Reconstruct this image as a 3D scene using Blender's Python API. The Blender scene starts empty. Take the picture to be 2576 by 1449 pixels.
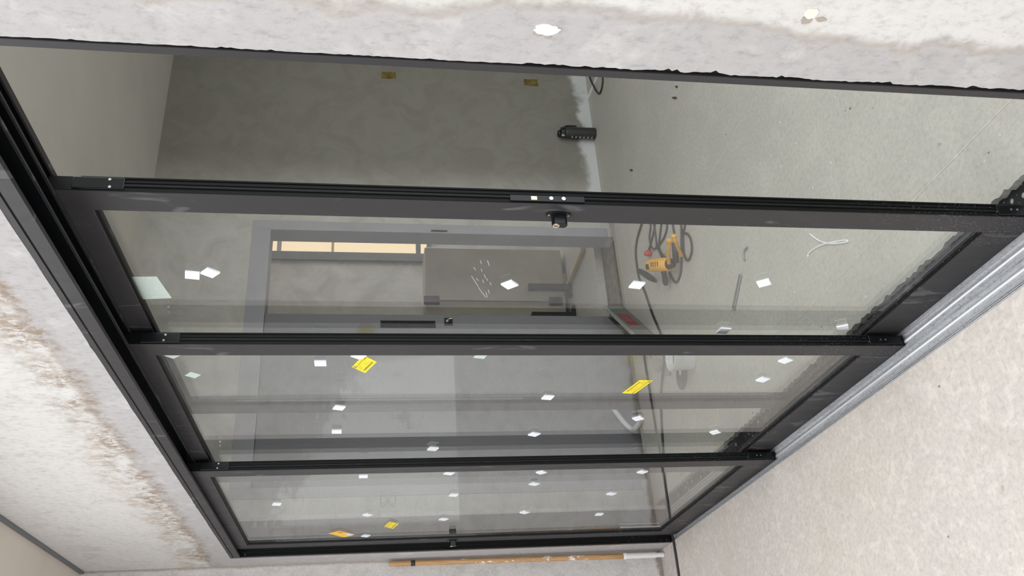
import bpy, math, random
from mathutils import Vector, Matrix
random.seed(7)
sc = bpy.context.scene
C = sc.collection

# ---------------------------------------------------------------- camera
CP = Vector((4.693711, -0.930047, 1.582552))
YAW, PIT, ROL, FPX = math.radians(61.4203), math.radians(-9.1515), math.radians(0.7268), 2182.0
Fw = Vector((-math.sin(YAW) * math.cos(PIT), math.cos(YAW) * math.cos(PIT), math.sin(PIT)))
R0 = Vector((math.cos(YAW), math.sin(YAW), 0))
U0 = R0.cross(Fw)
Rt = R0 * math.cos(ROL) + U0 * math.sin(ROL)
Up = -R0 * math.sin(ROL) + U0 * math.cos(ROL)
cd = bpy.data.cameras.new('camera')
cam = bpy.data.objects.new('camera', cd)
C.objects.link(cam)
m = Matrix((-Up, Rt, -Fw)).transposed().to_4x4()      # the phone was held sideways: image left is up
m.translation = CP
cam.matrix_world = m
cd.sensor_fit = 'HORIZONTAL'
cd.sensor_width = 36.0
cd.lens = FPX / 2576.0 * 36.0
cd.clip_start = 0.02
cd.clip_end = 100
sc.camera = cam

# ---------------------------------------------------------------- daylight and exposure
w = bpy.data.worlds.new('overcast_sky')
sc.world = w
w.use_nodes = True
bg = w.node_tree.nodes['Background']
bg.inputs[0].default_value = (0.96, 0.98, 1.0, 1)
bg.inputs[1].default_value = 2.65
sc.view_settings.view_transform = 'Standard'
sc.view_settings.look = 'None'
sc.view_settings.gamma = 1
sc.view_settings.use_curve_mapping = False
sc.view_settings.exposure = 0.0
try:
    sc.cycles.transparent_max_bounces = 40
    sc.cycles.max_bounces = 7
    sc.cycles.diffuse_bounces = 3
    sc.cycles.glossy_bounces = 4
    sc.cycles.caustics_reflective = False
    sc.cycles.caustics_refractive = False
    sc.cycles.sample_clamp_indirect = 6.0
    sc.cycles.adaptive_threshold = 0.02
except Exception:
    pass


def portal(name, loc, rot, sx, sy):
    l = bpy.data.lights.new(name, 'AREA')
    l.shape = 'RECTANGLE'
    l.size, l.size_y = sx, sy
    l.cycles.is_portal = True
    o = bpy.data.objects.new(name, l)
    o.location = loc
    o.rotation_euler = rot
    C.objects.link(o)


# glazed garden front and roof light of the near room (behind the camera), unseen openings added to light the far and the neighbouring room
YB = -3.6                                     # garden front
NW = [(0.9, 2.6), (3.4, 5.1)]
WZ = (0.6, 2.1)                               # sill and head of these windows
SK = (0.9, 5.9, -3.2, -0.40)                   # roof light
FS = (2.4, 4.7, 0.6, 4.7)                       # far room, unseen roof light added to brighten its floor
FW = (0.6, 3.6, 0.5, 2.5)                     # far room, unseen window added in the right wall for light
portal('roof_daylight', ((SK[0] + SK[1]) / 2, (SK[2] + SK[3]) / 2, 3.05), (0, 0, 0), SK[1] - SK[0], SK[3] - SK[2])
portal('roof_daylight', ((FS[0] + FS[1]) / 2, (FS[2] + FS[3]) / 2, 3.05), (0, 0, 0), FS[1] - FS[0], FS[3] - FS[2])


# ---------------------------------------------------------------- helpers
def ray(x, y):
    return Fw + Rt * ((724.5 - y) / FPX) + Up * ((1288 - x) / FPX)


def at(x, y, ax, val):
    """the point of the place that stands behind a pixel, on the plane axis = val"""
    d = ray(x, y)
    return CP + d * ((val - CP[ax]) / d[ax])


class MB:
    def __init__(s):
        s.v, s.f = [], []

    def add(s, vs, fs):
        n = len(s.v)
        s.v += [tuple(q) for q in vs]
        s.f += [tuple(i + n for i in f) for f in fs]
        return s

    def box(s, x0, x1, y0, y1, z0, z1):
        return s.add([(x0, y0, z0), (x1, y0, z0), (x1, y1, z0), (x0, y1, z0), (x0, y0, z1), (x1, y0, z1), (x1, y1, z1), (x0, y1, z1)],
                     [(0, 3, 2, 1), (4, 5, 6, 7), (0, 1, 5, 4), (1, 2, 6, 5), (2, 3, 7, 6), (3, 0, 4, 7)])

    def obox(s, c, ax, ay, az):
        c, ax, ay, az = Vector(c), Vector(ax), Vector(ay), Vector(az)
        if ax.cross(ay).dot(az) < 0:
            az = -az
        q = [c + ax * i + ay * j + az * k for k in (-1, 1) for i, j in ((-1, -1), (1, -1), (1, 1), (-1, 1))]
        return s.add(q, [(0, 3, 2, 1), (4, 5, 6, 7), (0, 1, 5, 4), (1, 2, 6, 5), (2, 3, 7, 6), (3, 0, 4, 7)])

    def rings(s, rings, cap=True, closed=False):
        n = len(rings[0])
        vs = [q for r in rings for q in r]
        fs = []
        m_ = len(rings)
        for i in range(m_ if closed else m_ - 1):
            for j in range(n):
                a, b = i * n + j, i * n + (j + 1) % n
                c_, d = ((i + 1) % m_) * n + (j + 1) % n, ((i + 1) % m_) * n + j
                fs.append((a, b, c_, d))
        if cap and not closed:
            fs.append(tuple(reversed(range(n))))
            fs.append(tuple(range((m_ - 1) * n, m_ * n)))
        return s.add(vs, fs)

    def tube(s, pts, r, seg=8, radii=None):
        pts = [Vector(q) for q in pts]
        rs = []
        ref = None
        for i, q in enumerate(pts):
            t = (pts[min(i + 1, len(pts) - 1)] - pts[max(i - 1, 0)])
            t = t.normalized() if t.length > 1e-9 else Vector((0, 0, 1))
            if ref is None:
                ref = Vector((0, 0, 1)) if abs(t.z) < 0.9 else Vector((1, 0, 0))
            a = (ref - t * ref.dot(t)).normalized()
            ref = a
            b = t.cross(a)
            rr = radii[i] if radii else r
            rs.append([q + a * math.cos(2 * math.pi * k / seg) * rr + b * math.sin(2 * math.pi * k / seg) * rr for k in range(seg)])
        return s.rings(rs)

    def cyl(s, p0, p1, r, seg=16, r1=None):
        return s.tube([p0, p1], r, seg, [r, r if r1 is None else r1])

    def lathe(s, c, axis, prof, seg=24):
        c, axis = Vector(c), Vector(axis).normalized()
        a = axis.orthogonal().normalized()
        b = axis.cross(a)
        return s.rings([[c + axis * h + (a * math.cos(2 * math.pi * k / seg) + b * math.sin(2 * math.pi * k / seg)) * r for k in range(seg)] for r, h in prof])

    def prism(s, poly, ext):
        """poly: list of 3D points (one plane), ext: extrusion vector"""
        ext = Vector(ext)
        a = [Vector(q) for q in poly]
        nrm = Vector((0, 0, 0))
        for i in range(len(a)):
            nrm += a[i].cross(a[(i + 1) % len(a)])
        if nrm.dot(ext) > 0:
            a.reverse()
        n = len(a)
        fs = [tuple(range(n)), tuple(reversed(range(n, 2 * n)))]
        fs += [(i, n + i, n + (i + 1) % n, (i + 1) % n) for i in range(n)]
        fs = [tuple(reversed(f)) if k > 1 else f for k, f in enumerate(fs)]
        fs = [fs[0], fs[1]] + [tuple(reversed(f)) for f in fs[2:]]
        return s.add([q for q in a] + [q + ext for q in a], fs)

    def mesh(s, name, smooth=False):
        me = bpy.data.meshes.new(name)
        me.from_pydata(s.v, [], s.f)
        me.validate()
        me.update()
        import bmesh
        bm = bmesh.new()
        bm.from_mesh(me)
        bmesh.ops.recalc_face_normals(bm, faces=bm.faces)
        bm.to_mesh(me)
        bm.free()
        if smooth:
            for q in me.polygons:
                q.use_smooth = len(q.vertices) <= 4
        return me

    def build(s, name, mat, parent=None, bevel=0, smooth=False):
        return link(name, s.mesh(name, smooth), mat, parent, bevel)


def link(name, me, mat, parent=None, bevel=0):
    o = bpy.data.objects.new(name, me)
    if mat and not me.materials:
        me.materials.append(M[mat] if isinstance(mat, str) else mat)
    C.objects.link(o)
    if parent is not None:
        o.parent = parent
    if bevel:
        b = o.modifiers.new('bevel', 'BEVEL')
        b.width = bevel
        b.segments = 2
        b.limit_method = 'ANGLE'
    return o


def tag(o, label=None, cat=None, group=None, kind=None):
    if label:
        o['label'] = label
    if cat:
        o['category'] = cat
    if group:
        o['group'] = group
    if kind:
        o['kind'] = kind
    return o


def empty(name, loc=(0, 0, 0), label=None, cat=None, group=None, kind=None):
    o = bpy.data.objects.new(name, None)
    o.location = loc
    o.empty_display_size = 0.1
    C.objects.link(o)
    return tag(o, label, cat, group, kind)


def child(o, root):
    """parent a part built in world coordinates to an Empty that stands elsewhere"""
    o.parent = root
    o.matrix_parent_inverse = Matrix.Translation(-Vector(root.location))
    return o


def smooth_path(pts, n=6):
    pts = [Vector(q) for q in pts]
    out = []
    for i in range(len(pts) - 1):
        p0, p1, p2, p3 = pts[max(i - 1, 0)], pts[i], pts[i + 1], pts[min(i + 2, len(pts) - 1)]
        for k in range(n):
            t = k / n
            out.append(0.5 * ((2 * p1) + (p2 - p0) * t + (2 * p0 - 5 * p1 + 4 * p2 - p3) * t * t + (3 * p1 - p0 - 3 * p2 + p3) * t ** 3))
    out.append(pts[-1])
    return out


# ---------------------------------------------------------------- materials
M = {}


class NT:
    def __init__(s, name):
        s.m = bpy.data.materials.new(name)
        s.m.use_nodes = True
        s.t = s.m.node_tree
        s.b = s.t.nodes['Principled BSDF']
        M[name] = s.m
        s.co = None

    def n(s, kind, **kw):
        q = s.t.nodes.new(kind)
        for k, v in kw.items():
            setattr(q, k, v)
        return q

    def put(s, sock, v):
        if hasattr(v, 'is_output'):
            s.t.links.new(v, sock)
        elif isinstance(v, tuple) and len(v) == 3 and sock.type == 'RGBA':
            sock.default_value = (*v, 1)
        else:
            sock.default_value = v

    def coord(s, scale=None):
        if s.co is None:
            s.co = s.n('ShaderNodeTexCoord').outputs['Object']
        if scale is None:
            return s.co
        mp = s.n('ShaderNodeMapping')
        mp.inputs['Scale'].default_value = scale
        s.put(mp.inputs['Vector'], s.co)
        return mp.outputs[0]

    def xyz(s):
        q = s.n('ShaderNodeSeparateXYZ')
        s.put(q.inputs[0], s.coord())
        return q.outputs

    def noise(s, scale, detail=6, rough=0.6, stretch=None, dist=0.0):
        q = s.n('ShaderNodeTexNoise')
        s.put(q.inputs['Vector'], s.coord(stretch))
        q.inputs['Scale'].default_value = scale
        q.inputs['Detail'].default_value = min(detail, 4)
        q.inputs['Roughness'].default_value = rough
        q.inputs['Distortion'].default_value = dist
        return q.outputs['Fac']

    def voro(s, scale, stretch=None, feature='F1', rand=1.0):
        q = s.n('ShaderNodeTexVoronoi', feature=feature)
        s.put(q.inputs['Vector'], s.coord(stretch))
        q.inputs['Scale'].default_value = scale
        q.inputs['Randomness'].default_value = rand
        return q

    def math(s, op, a, b=0.0, c=0.0, clamp=False):
        q = s.n('ShaderNodeMath', operation=op, use_clamp=clamp)
        for i, v in enumerate((a, b, c)):
            s.put(q.inputs[i], v)
        return q.outputs[0]

    def ramp(s, fac, stops):
        q = s.n('ShaderNodeValToRGB')
        e = q.color_ramp.elements
        while len(e) < len(stops):
            e.new(0.5)
        for el, (pos, col) in zip(e, stops):
            el.position = pos
            el.color = (*col, 1) if isinstance(col, tuple) else (col, col, col, 1)
        s.put(q.inputs[0], fac)
        return q.outputs[0]

    def step(s, fac, a, b):
        """0 below a, 1 above b, smooth"""
        q = s.n('ShaderNodeMapRange', interpolation_type='SMOOTHSTEP')
        for i, v in enumerate((fac, a, b, 0.0, 1.0)):
            s.put(q.inputs[i], v)
        return q.outputs[0]

    def mix(s, fac, a, b, mode='MIX'):
        q = s.n('ShaderNodeMix', data_type='RGBA', blend_type=mode)
        s.put(q.inputs[0], fac)
        s.put(q.inputs[6], a)
        s.put(q.inputs[7], b)
        return q.outputs[2]

    def fin(s, col, rough=0.6, metal=0.0, bump=None, strength=0.3, dist=0.002, spec=None):
        s.put(s.b.inputs['Base Color'], col)
        s.put(s.b.inputs['Roughness'], rough)
        s.put(s.b.inputs['Metallic'], metal)
        if spec is not None:
            s.put(s.b.inputs['Specular IOR Level'], spec)
        if bump is not None:
            q = s.n('ShaderNodeBump')
            q.inputs['Strength'].default_value = strength
            q.inputs['Distance'].default_value = dist
            s.put(q.inputs['Height'], bump)
            s.put(s.b.inputs['Normal'], q.outputs[0])
        return s.m


def plain(name, col, rough=0.5, metal=0.0, var=0.12, scale=30, spec=None, bump=0.0):
    q = NT(name)
    f = q.noise(scale, 4)
    c = q.mix(q.math('MULTIPLY', f, 1.0), tuple(v * (1 - var) for v in col), tuple(min(1, v * (1 + var)) for v in col))
    return q.fin(c, rough, metal, f if bump else None, bump, 0.001, spec)


# rough plaster of the near wall: grey trowelled margin round the frame, whiter old coat beyond, rusty stains over the head
q = NT('old_plaster')
x, y, z = q.xyz()
big = q.noise(2.2, 5, 0.62)
mid = q.noise(9, 8, 0.7, (1, 1, 1.0), 0.6)
fine = q.noise(55, 6, 0.75, (1.0, 1.0, 0.6))
dR = q.math('SUBTRACT', x, 3.705)
dT = q.math('SUBTRACT', z, 2.25)
d = q.math('MAXIMUM', dR, dT)
isT = q.step(q.math('SUBTRACT', dT, dR), -0.02, 0.02)
dw = q.math('ADD', d, q.math('ADD', q.math('MULTIPLY', q.math('SUBTRACT', big, 0.5), 0.16), q.math('MULTIPLY', q.math('SUBTRACT', mid, 0.5), 0.07)))
old = q.step(dw, 0.085, 0.125)
col = q.mix(old, (0.47, 0.455, 0.455), (0.68, 0.665, 0.645))
col = q.mix(q.step(mid, 0.5, 0.72), col, q.mix(old, (0.56, 0.545, 0.54), (0.58, 0.555, 0.525)))
band = q.math('MULTIPLY', q.step(dw, 0.055, 0.10), q.math('SUBTRACT', 1.0, q.step(dw, 0.13, 0.27)))
st = q.math('MULTIPLY', q.math('MULTIPLY', band, isT), q.math('MULTIPLY', q.step(q.noise(30, 9, 0.8, (1.0, 1, 0.8), 0.35), 0.38, 0.60), q.step(q.noise(6, 4, 0.6), 0.33, 0.56)))
col = q.mix(q.math('MULTIPLY', st, 0.85), col, (0.27, 0.185, 0.115))
ochre = q.math('MULTIPLY', q.math('MULTIPLY', q.step(dw, 0.17, 0.21), q.math('SUBTRACT', 1.0, q.step(dw, 0.22, 0.29))), q.math('MULTIPLY', isT, q.step(q.noise(24, 9, 0.8, (1, 1, 0.6), 0.5), 0.42, 0.6)))
col = q.mix(q.math('MULTIPLY', q.math('MULTIPLY', ochre, 0.55), q.math('MULTIPLY', q.math('SUBTRACT', 1.0, q.step(x, 1.6, 2.4)), q.step(q.noise(4, 3), 0.40, 0.55))), col, (0.40, 0.28, 0.16))
edge = q.math('MULTIPLY', q.step(dw, 0.09, 0.105), q.math('SUBTRACT', 1.0, q.step(dw, 0.105, 0.128)))
col = q.mix(q.math('MULTIPLY', edge, 0.5), col, (0.34, 0.29, 0.25))
col = q.mix(1.0, col, q.ramp(fine, [(0.28, 0.72), (0.48, 0.96), (0.75, 1.04)]), 'MULTIPLY')
scr = q.math('MULTIPLY', q.step(q.noise(70, 5, 0.8, (1.5, 1, 0.5), 0.8), 0.62, 0.74), q.step(big, 0.42, 0.62))
col = q.mix(q.math('MULTIPLY', scr, 0.55), col, (0.30, 0.26, 0.23))
pit = q.voro(34, (1, 1, 0.8))
pm = q.math('MULTIPLY', q.math('SUBTRACT', 1.0, q.step(pit.outputs['Distance'], 0.05, 0.14)), q.step(q.noise(6, 3), 0.5, 0.62))
col = q.mix(q.math('MULTIPLY', pm, 0.6), col, (0.38, 0.34, 0.30))
h = q.math('ADD', q.math('MULTIPLY', fine, 0.6), mid)
q.fin(col, 0.92, 0, h, 0.5, 0.004, 0.2)

# grey gypsum of the side wall, with smoother pale primer patches
q = NT('side_plaster')
x, y, z = q.xyz()
big = q.noise(1.7, 6, 0.65)
mid = q.noise(12, 8, 0.7, None, 0.4)
fine = q.noise(70, 5, 0.7)
col = q.ramp(mid, [(0.3, (0.54, 0.525, 0.515)), (0.5, (0.66, 0.645, 0.635)), (0.72, (0.72, 0.705, 0.695))])
pz = q.math('MULTIPLY', q.step(z, 1.098, 1.104), q.math('SUBTRACT', 1.0, q.step(q.math('ADD', z, q.math('ADD', q.math('MULTIPLY', q.math('SUBTRACT', mid, 0.5), 0.7), q.math('MULTIPLY', y, -0.6))), 2.14, 2.20)))
py = q.math('MULTIPLY', q.step(q.math('ADD', y, q.math('MULTIPLY', q.math('SUBTRACT', big, 0.5), 0.3)), -1.0, -0.97), q.math('SUBTRACT', 1.0, q.step(y, -0.13, -0.10)))
pm_ = q.math('MULTIPLY', q.math('MULTIPLY', pz, py), q.math('SUBTRACT', 1.0, q.math('MULTIPLY', q.step(q.noise(6, 5, 0.75, None, 0.4), 0.60, 0.66), 0.8)))
col = q.mix(pm_, col, (0.90, 0.895, 0.88))
bs = q.math('SUBTRACT', 1.0, q.step(q.math('ADD', z, q.math('MULTIPLY', q.math('SUBTRACT', mid, 0.5), 0.10)), 0.02, 0.05))
col = q.mix(q.math('MULTIPLY', bs, 0.8), col, (0.25, 0.20, 0.15))
col = q.mix(q.math('MULTIPLY', q.math('SUBTRACT', 1.0, q.step(q.math('ABSOLUTE', q.math('ADD', y, q.math('MULTIPLY', q.math('SUBTRACT', mid, 0.5), 0.03))), 0.004, 0.016)), 0.6), col, (0.30, 0.23, 0.17))
col = q.mix(1.0, col, q.ramp(fine, [(0.3, 0.84), (0.6, 1.0)]), 'MULTIPLY')
q.fin(col, 0.9, 0, fine, 0.35, 0.003, 0.2)

# far rooms: dull grey skim coat, pale smears along the floor
q = NT('grey_skim')
x, y, z = q.xyz()
big = q.noise(1.3, 6, 0.6)
mid = q.noise(5, 7, 0.65, None, 0.8)
col = q.ramp(mid, [(0.25, (0.38, 0.37, 0.335)), (0.5, (0.48, 0.468, 0.43)), (0.8, (0.58, 0.568, 0.53))])
near = q.math('SUBTRACT', 1.0, q.step(y, 2.3, 2.75))  # paler towards the doors: light through the panes put into the colour
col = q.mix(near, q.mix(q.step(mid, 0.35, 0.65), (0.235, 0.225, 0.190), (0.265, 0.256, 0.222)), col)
lo = q.math('SUBTRACT', 1.0, q.step(q.math('ADD', z, q.math('MULTIPLY', q.math('SUBTRACT', q.noise(4, 6, 0.6), 0.5), 0.35)), 0.05, 0.13))
col = q.mix(q.math('MULTIPLY', lo, q.step(y, 2.25, 2.35)), col, (0.62, 0.64, 0.63))
q.fin(col, 0.75, 0, None, spec=0.25)

q = NT('pale_skim')
mid = q.noise(3.5, 5, 0.65, None, 0.6)
q.fin(q.ramp(mid, [(0.3, (0.50, 0.475, 0.44)), (0.55, (0.64, 0.61, 0.57)), (0.8, (0.72, 0.69, 0.65))]), 0.8, 0, None, spec=0.25)
q = NT('beige_ceiling')
q.fin(q.ramp(q.noise(3, 4), [(0.3, (0.66, 0.60, 0.53)), (0.7, (0.72, 0.66, 0.59))]), 0.8, 0)
q = NT('far_ceiling')
q.fin(q.ramp(q.noise(2, 4), [(0.3, (0.62, 0.60, 0.55)), (0.7, (0.68, 0.66, 0.605))]), 0.8, 0)


def floor_mat(name, base, tint, speck, msc=20, mk=0.55):
    q = NT(name)
    big = q.noise(1.1, 6, 0.62)
    mid = q.noise(msc, 9, 0.72, None, 0.5)
    fine = q.noise(60, 7, 0.75)
    col = q.mix(q.step(big, 0.35, 0.65), base, tint)
    col = q.mix(q.math('MULTIPLY', q.step(mid, 0.48, 0.62), mk), col, tuple(min(1, v * 1.18) for v in base))
    col = q.mix(q.math('MULTIPLY', q.step(q.noise(3.2, 5, 0.7, None, 0.8), 0.52, 0.66), 0.6 * mk), col, tuple(v * f for v, f in zip(base, (0.90, 0.86, 0.82))))
    col = q.mix(1.0, col, q.ramp(fine, [(0.28, 0.80), (0.55, 1.0), (0.8, 1.06)]), 'MULTIPLY')
    for sc_, thr, c_, k in ((8, 0.050, speck[0], 0.9), (4, 0.050, speck[1], 0.8), (14, 0.075, speck[2], 0.8)):
        v = q.voro(sc_, (1, 1, 1))
        dd = q.math('ADD', v.outputs['Distance'], q.math('MULTIPLY', q.math('SUBTRACT', fine, 0.5), 0.10))
        pick = q.n('ShaderNodeSeparateColor')
        q.put(pick.inputs[0], v.outputs['Color'])
        on = q.step(pick.outputs[0], 0.55, 0.6)
        col = q.mix(q.math('MULTIPLY', q.math('MULTIPLY', q.math('SUBTRACT', 1.0, q.step(dd, thr * 0.5, thr)), on), k), col, c_)
    q.fin(col, q.ramp(mid, [(0.3, 0.45), (0.7, 0.62)]), 0, fine, 0.12, 0.002, 0.35)


floor_mat('screed_near', (0.72, 0.655, 0.595), (0.69, 0.64, 0.60), ((0.22, 0.14, 0.09), (0.34, 0.24, 0.16), (0.88, 0.86, 0.82)))
floor_mat('screed_far', (0.55, 0.535, 0.475), (0.50, 0.49, 0.445), ((0.16, 0.09, 0.05), (0.30, 0.20, 0.12), (0.84, 0.83, 0.75)), 6, 0.22)
floor_mat('screed_edge', (0.66, 0.585, 0.545), (0.62, 0.56, 0.53), ((0.2, 0.13, 0.09), (0.34, 0.2, 0.14), (0.8, 0.78, 0.74)))

q = NT('membrane')
v = q.voro(26)
v2 = q.voro(70)
sp = q.math('SUBTRACT', 1.0, q.step(q.math('ADD', v.outputs['Distance'], q.math('MULTIPLY', q.noise(90, 4), 0.25)), 0.25, 0.36))
sp2 = q.math('SUBTRACT', 1.0, q.step(v2.outputs['Distance'], 0.12, 0.2))
q.fin(q.mix(q.math('MAXIMUM', sp, q.math('MULTIPLY', sp2, 0.6)), (0.012, 0.013, 0.014), (0.42, 0.44, 0.42)), 0.7, 0, sp, 0.6, 0.01)

q = NT('raw_trench')
q.fin(q.ramp(q.noise(16, 8, 0.7), [(0.3, (0.09, 0.073, 0.052)), (0.55, (0.155, 0.13, 0.097)), (0.8, (0.24, 0.21, 0.165))]), 0.95, 0, q.noise(30, 8), 0.8, 0.01)

# charcoal powder coat with building dust low down
q = NT('charcoal')
x, y, z = q.xyz()
sm = q.noise(9, 6, 0.6, (1, 1, 0.35), 1.5)
dust = q.noise(160, 3, 0.7)
lowz = q.math('SUBTRACT', 1.0, q.step(z, 0.15, 0.75))
k = q.math('MULTIPLY', q.math('MULTIPLY', q.step(dust, 0.56, 0.68), lowz), q.step(q.noise(7, 3), 0.42, 0.6))
sc1 = q.math('MULTIPLY', q.step(sm, 0.60, 0.66), 0.22)
col = q.mix(q.math('MAXIMUM', sc1, q.math('MULTIPLY', k, 0.7)), (0.034, 0.032, 0.034), (0.30, 0.30, 0.30))
q.fin(col, q.ramp(sm, [(0.3, 0.42), (0.7, 0.55)]), 0.0, None, spec=0.35)
q = NT('black_rubber')
x, y, z = q.xyz()
dust = q.noise(220, 3, 0.7)
k = q.math('MULTIPLY', q.step(dust, 0.60, 0.70), q.math('SUBTRACT', 1.0, q.step(z, 0.1, 0.6)))
q.fin(q.mix(q.math('MULTIPLY', k, 0.6), (0.003, 0.0035, 0.004), (0.35, 0.36, 0.36)), 0.5, 0, None, spec=0.2)
q = NT('black_gloss')
q.fin(q.mix(q.noise(30, 3), (0.004, 0.005, 0.006), (0.008, 0.009, 0.010)), 0.25, 0, None, spec=0.35)
q = NT('aluminium')
gr = q.noise(40, 6, 0.7, (0.15, 3.0, 1))
dirt = q.noise(130, 5, 0.75)
c_ = q.ramp(gr, [(0.25, (0.50, 0.50, 0.53)), (0.6, (0.72, 0.73, 0.76)), (0.8, (0.86, 0.87, 0.89))])
c_ = q.mix(q.math('MULTIPLY', q.step(dirt, 0.5, 0.66), 0.6), c_, (0.26, 0.25, 0.26))
q.fin(c_, 0.42, 0.35)
plain('rail_white', (0.72, 0.74, 0.76), 0.3, 0.3, 0.05)
plain('steel', (0.62, 0.62, 0.62), 0.3, 1.0, 0.05)
plain('steel_dull', (0.36, 0.35, 0.35), 0.5, 0.7, 0.2, 60)
plain('brass', (0.78, 0.66, 0.48), 0.3, 0.9, 0.08)
plain('pad_white', (0.88, 0.91, 0.96), 0.5, 0, 0.02)
plain('pad_mint', (0.72, 0.84, 0.80), 0.5, 0, 0.02)
plain('pad_foam', (0.45, 0.46, 0.46), 0.8, 0, 0.05)
plain('label_mint', (0.76, 0.86, 0.81), 0.4, 0, 0.02)
plain('sticker_yellow', (0.92, 0.76, 0.03), 0.5, 0, 0.04)
plain('sticker_amber', (0.95, 0.55, 0.04), 0.5, 0, 0.04)
plain('print_black', (0.05, 0.045, 0.02), 0.6, 0, 0.05)
plain('print_olive', (0.42, 0.33, 0.03), 0.6, 0, 0.1)
plain('print_white', (0.8, 0.78, 0.75), 0.6, 0, 0.05)
plain('print_red', (0.45, 0.10, 0.06), 0.6, 0, 0.1)
plain('shadow_trim', (0.16, 0.165, 0.175), 0.7, 0, 0.1)
plain('lilac_door', (0.19, 0.186, 0.20), 0.55, 0, 0.05, 6)
plain('lilac_frame', (0.33, 0.325, 0.35), 0.6, 0, 0.10, 5)
plain('dark_cable', (0.028, 0.028, 0.03), 0.5, 0, 0.2)
plain('grey_cable', (0.06, 0.06, 0.062), 0.6, 0, 0.3)
plain('bottle_grey', (0.035, 0.034, 0.034), 0.42, 0, 0.2, 10)
plain('bottle_cap', (0.008, 0.010, 0.012), 0.3, 0, 0.2)
plain('tool_yellow', (0.80, 0.42, 0.06), 0.45, 0, 0.15, 25)
plain('tool_dark', (0.03, 0.03, 0.032), 0.5, 0, 0.2)
plain('plug_red', (0.55, 0.06, 0.06), 0.5, 0, 0.1)
plain('label_red', (0.30, 0.045, 0.05), 0.6, 0, 0.15)
plain('clear_plastic', (0.62, 0.66, 0.66), 0.25, 0, 0.05)
plain('lilac_plastic', (0.25, 0.25, 0.32), 0.4, 0, 0.1)
plain('galvanised', (0.55, 0.57, 0.55), 0.4, 0.6, 0.15, 50)
plain('casing_grey', (0.19, 0.205, 0.19), 0.5, 0.2, 0.15, 20)
plain('filler_white', (0.86, 0.85, 0.83), 0.9, 0, 0.05, 60)
plain('filler_cream', (0.80, 0.76, 0.68), 0.9, 0, 0.05, 60)
plain('filler_brown', (0.40, 0.35, 0.30), 0.9, 0, 0.2, 60)
plain('timber', (0.60, 0.45, 0.27), 0.7, 0, 0.2, 18)
plain('chip_brown', (0.12, 0.06, 0.035), 0.8, 0, 0.2)
plain('white_plastic', (0.90, 0.90, 0.90), 0.4, 0, 0.03)
plain('wrap', (0.56, 0.53, 0.45), 0.35, 0, 0.25, 3)
q = NT('brown_tape')
q.fin(q.ramp(q.noise(25, 5, 0.7), [(0.3, (0.10, 0.075, 0.02)), (0.6, (0.22, 0.165, 0.045)), (0.8, (0.34, 0.28, 0.12))]), 0.35, 0)
q = NT('pole_wood')
gr = q.noise(20, 6, 0.6, (6, 6, 0.5))
fl = q.noise(26, 6, 0.72, (1, 1, 0.45), 0.5)
x, y, z = q.xyz()
c_ = q.ramp(gr, [(0.3, (0.42, 0.23, 0.10)), (0.7, (0.60, 0.36, 0.17))])
pk = q.math('MULTIPLY', q.step(fl, 0.55, 0.60), q.math('SUBTRACT', 1.0, q.step(z, 1.05, 1.25)))
q.fin(q.mix(pk, c_, (0.84, 0.80, 0.74)), 0.6, 0, fl, 0.2, 0.001)
q = NT('warm_window')
q.b.inputs['Base Color'].default_value = (0.0, 0.0, 0.0, 1)
q.b.inputs['Emission Color'].default_value = (1.0, 0.78, 0.50, 1)
q.b.inputs['Emission Strength'].default_value = 0.95

# insulating glass: clear, slightly green, mirror share by angle (Schlick)
q = NT('glass')
q.t.nodes.remove(q.b)
out = [n_ for n_ in q.t.nodes if n_.type == 'OUTPUT_MATERIAL'][0]
geo = q.n('ShaderNodeNewGeometry')
dp = q.n('ShaderNodeVectorMath', operation='DOT_PRODUCT')
q.put(dp.inputs[0], geo.outputs['Normal'])
q.put(dp.inputs[1], geo.outputs['Incoming'])
cs = q.math('ABSOLUTE', dp.outputs['Value'])
fr = q.math('ADD', 0.04, q.math('MULTIPLY', 0.96, q.math('POWER', q.math('SUBTRACT', 1.0, cs), 4.7)))
tr = q.n('ShaderNodeBsdfTransparent')
tr.inputs[0].default_value = (0.985, 0.995, 0.988, 1)
gl = q.n('ShaderNodeBsdfGlossy')
gl.inputs['Roughness'].default_value = 0.0
gl.inputs[0].default_value = (1, 1, 1, 1)
ms = q.n('ShaderNodeMixShader')
q.put(ms.inputs[0], fr)
q.t.links.new(tr.outputs[0], ms.inputs[1])
q.t.links.new(gl.outputs[0], ms.inputs[2])
q.t.links.new(ms.outputs[0], out.inputs[0])

# ---------------------------------------------------------------- the setting
HC = 2.99                 # ceiling
XL, XR, HF = 0.183, 3.70, 2.25
XF = -0.19                # side wall of the far room


def struct(name, mb, mat, label, cat, parent=None, **kw):
    o = mb.build(name, mat, parent, **kw)
    return tag(o, label, cat, kind='structure')


# near wall with its ragged opening
def jag(n, amp, lo):
    v = 0
    o = []
    for i in range(n):
        v = 0.55 * v + random.uniform(-1, 1) * 0.45
        o.append(lo + amp * (0.5 + 0.5 * v) + (random.random() < 0.08) * amp * 0.9 * random.random())
    return o


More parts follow.
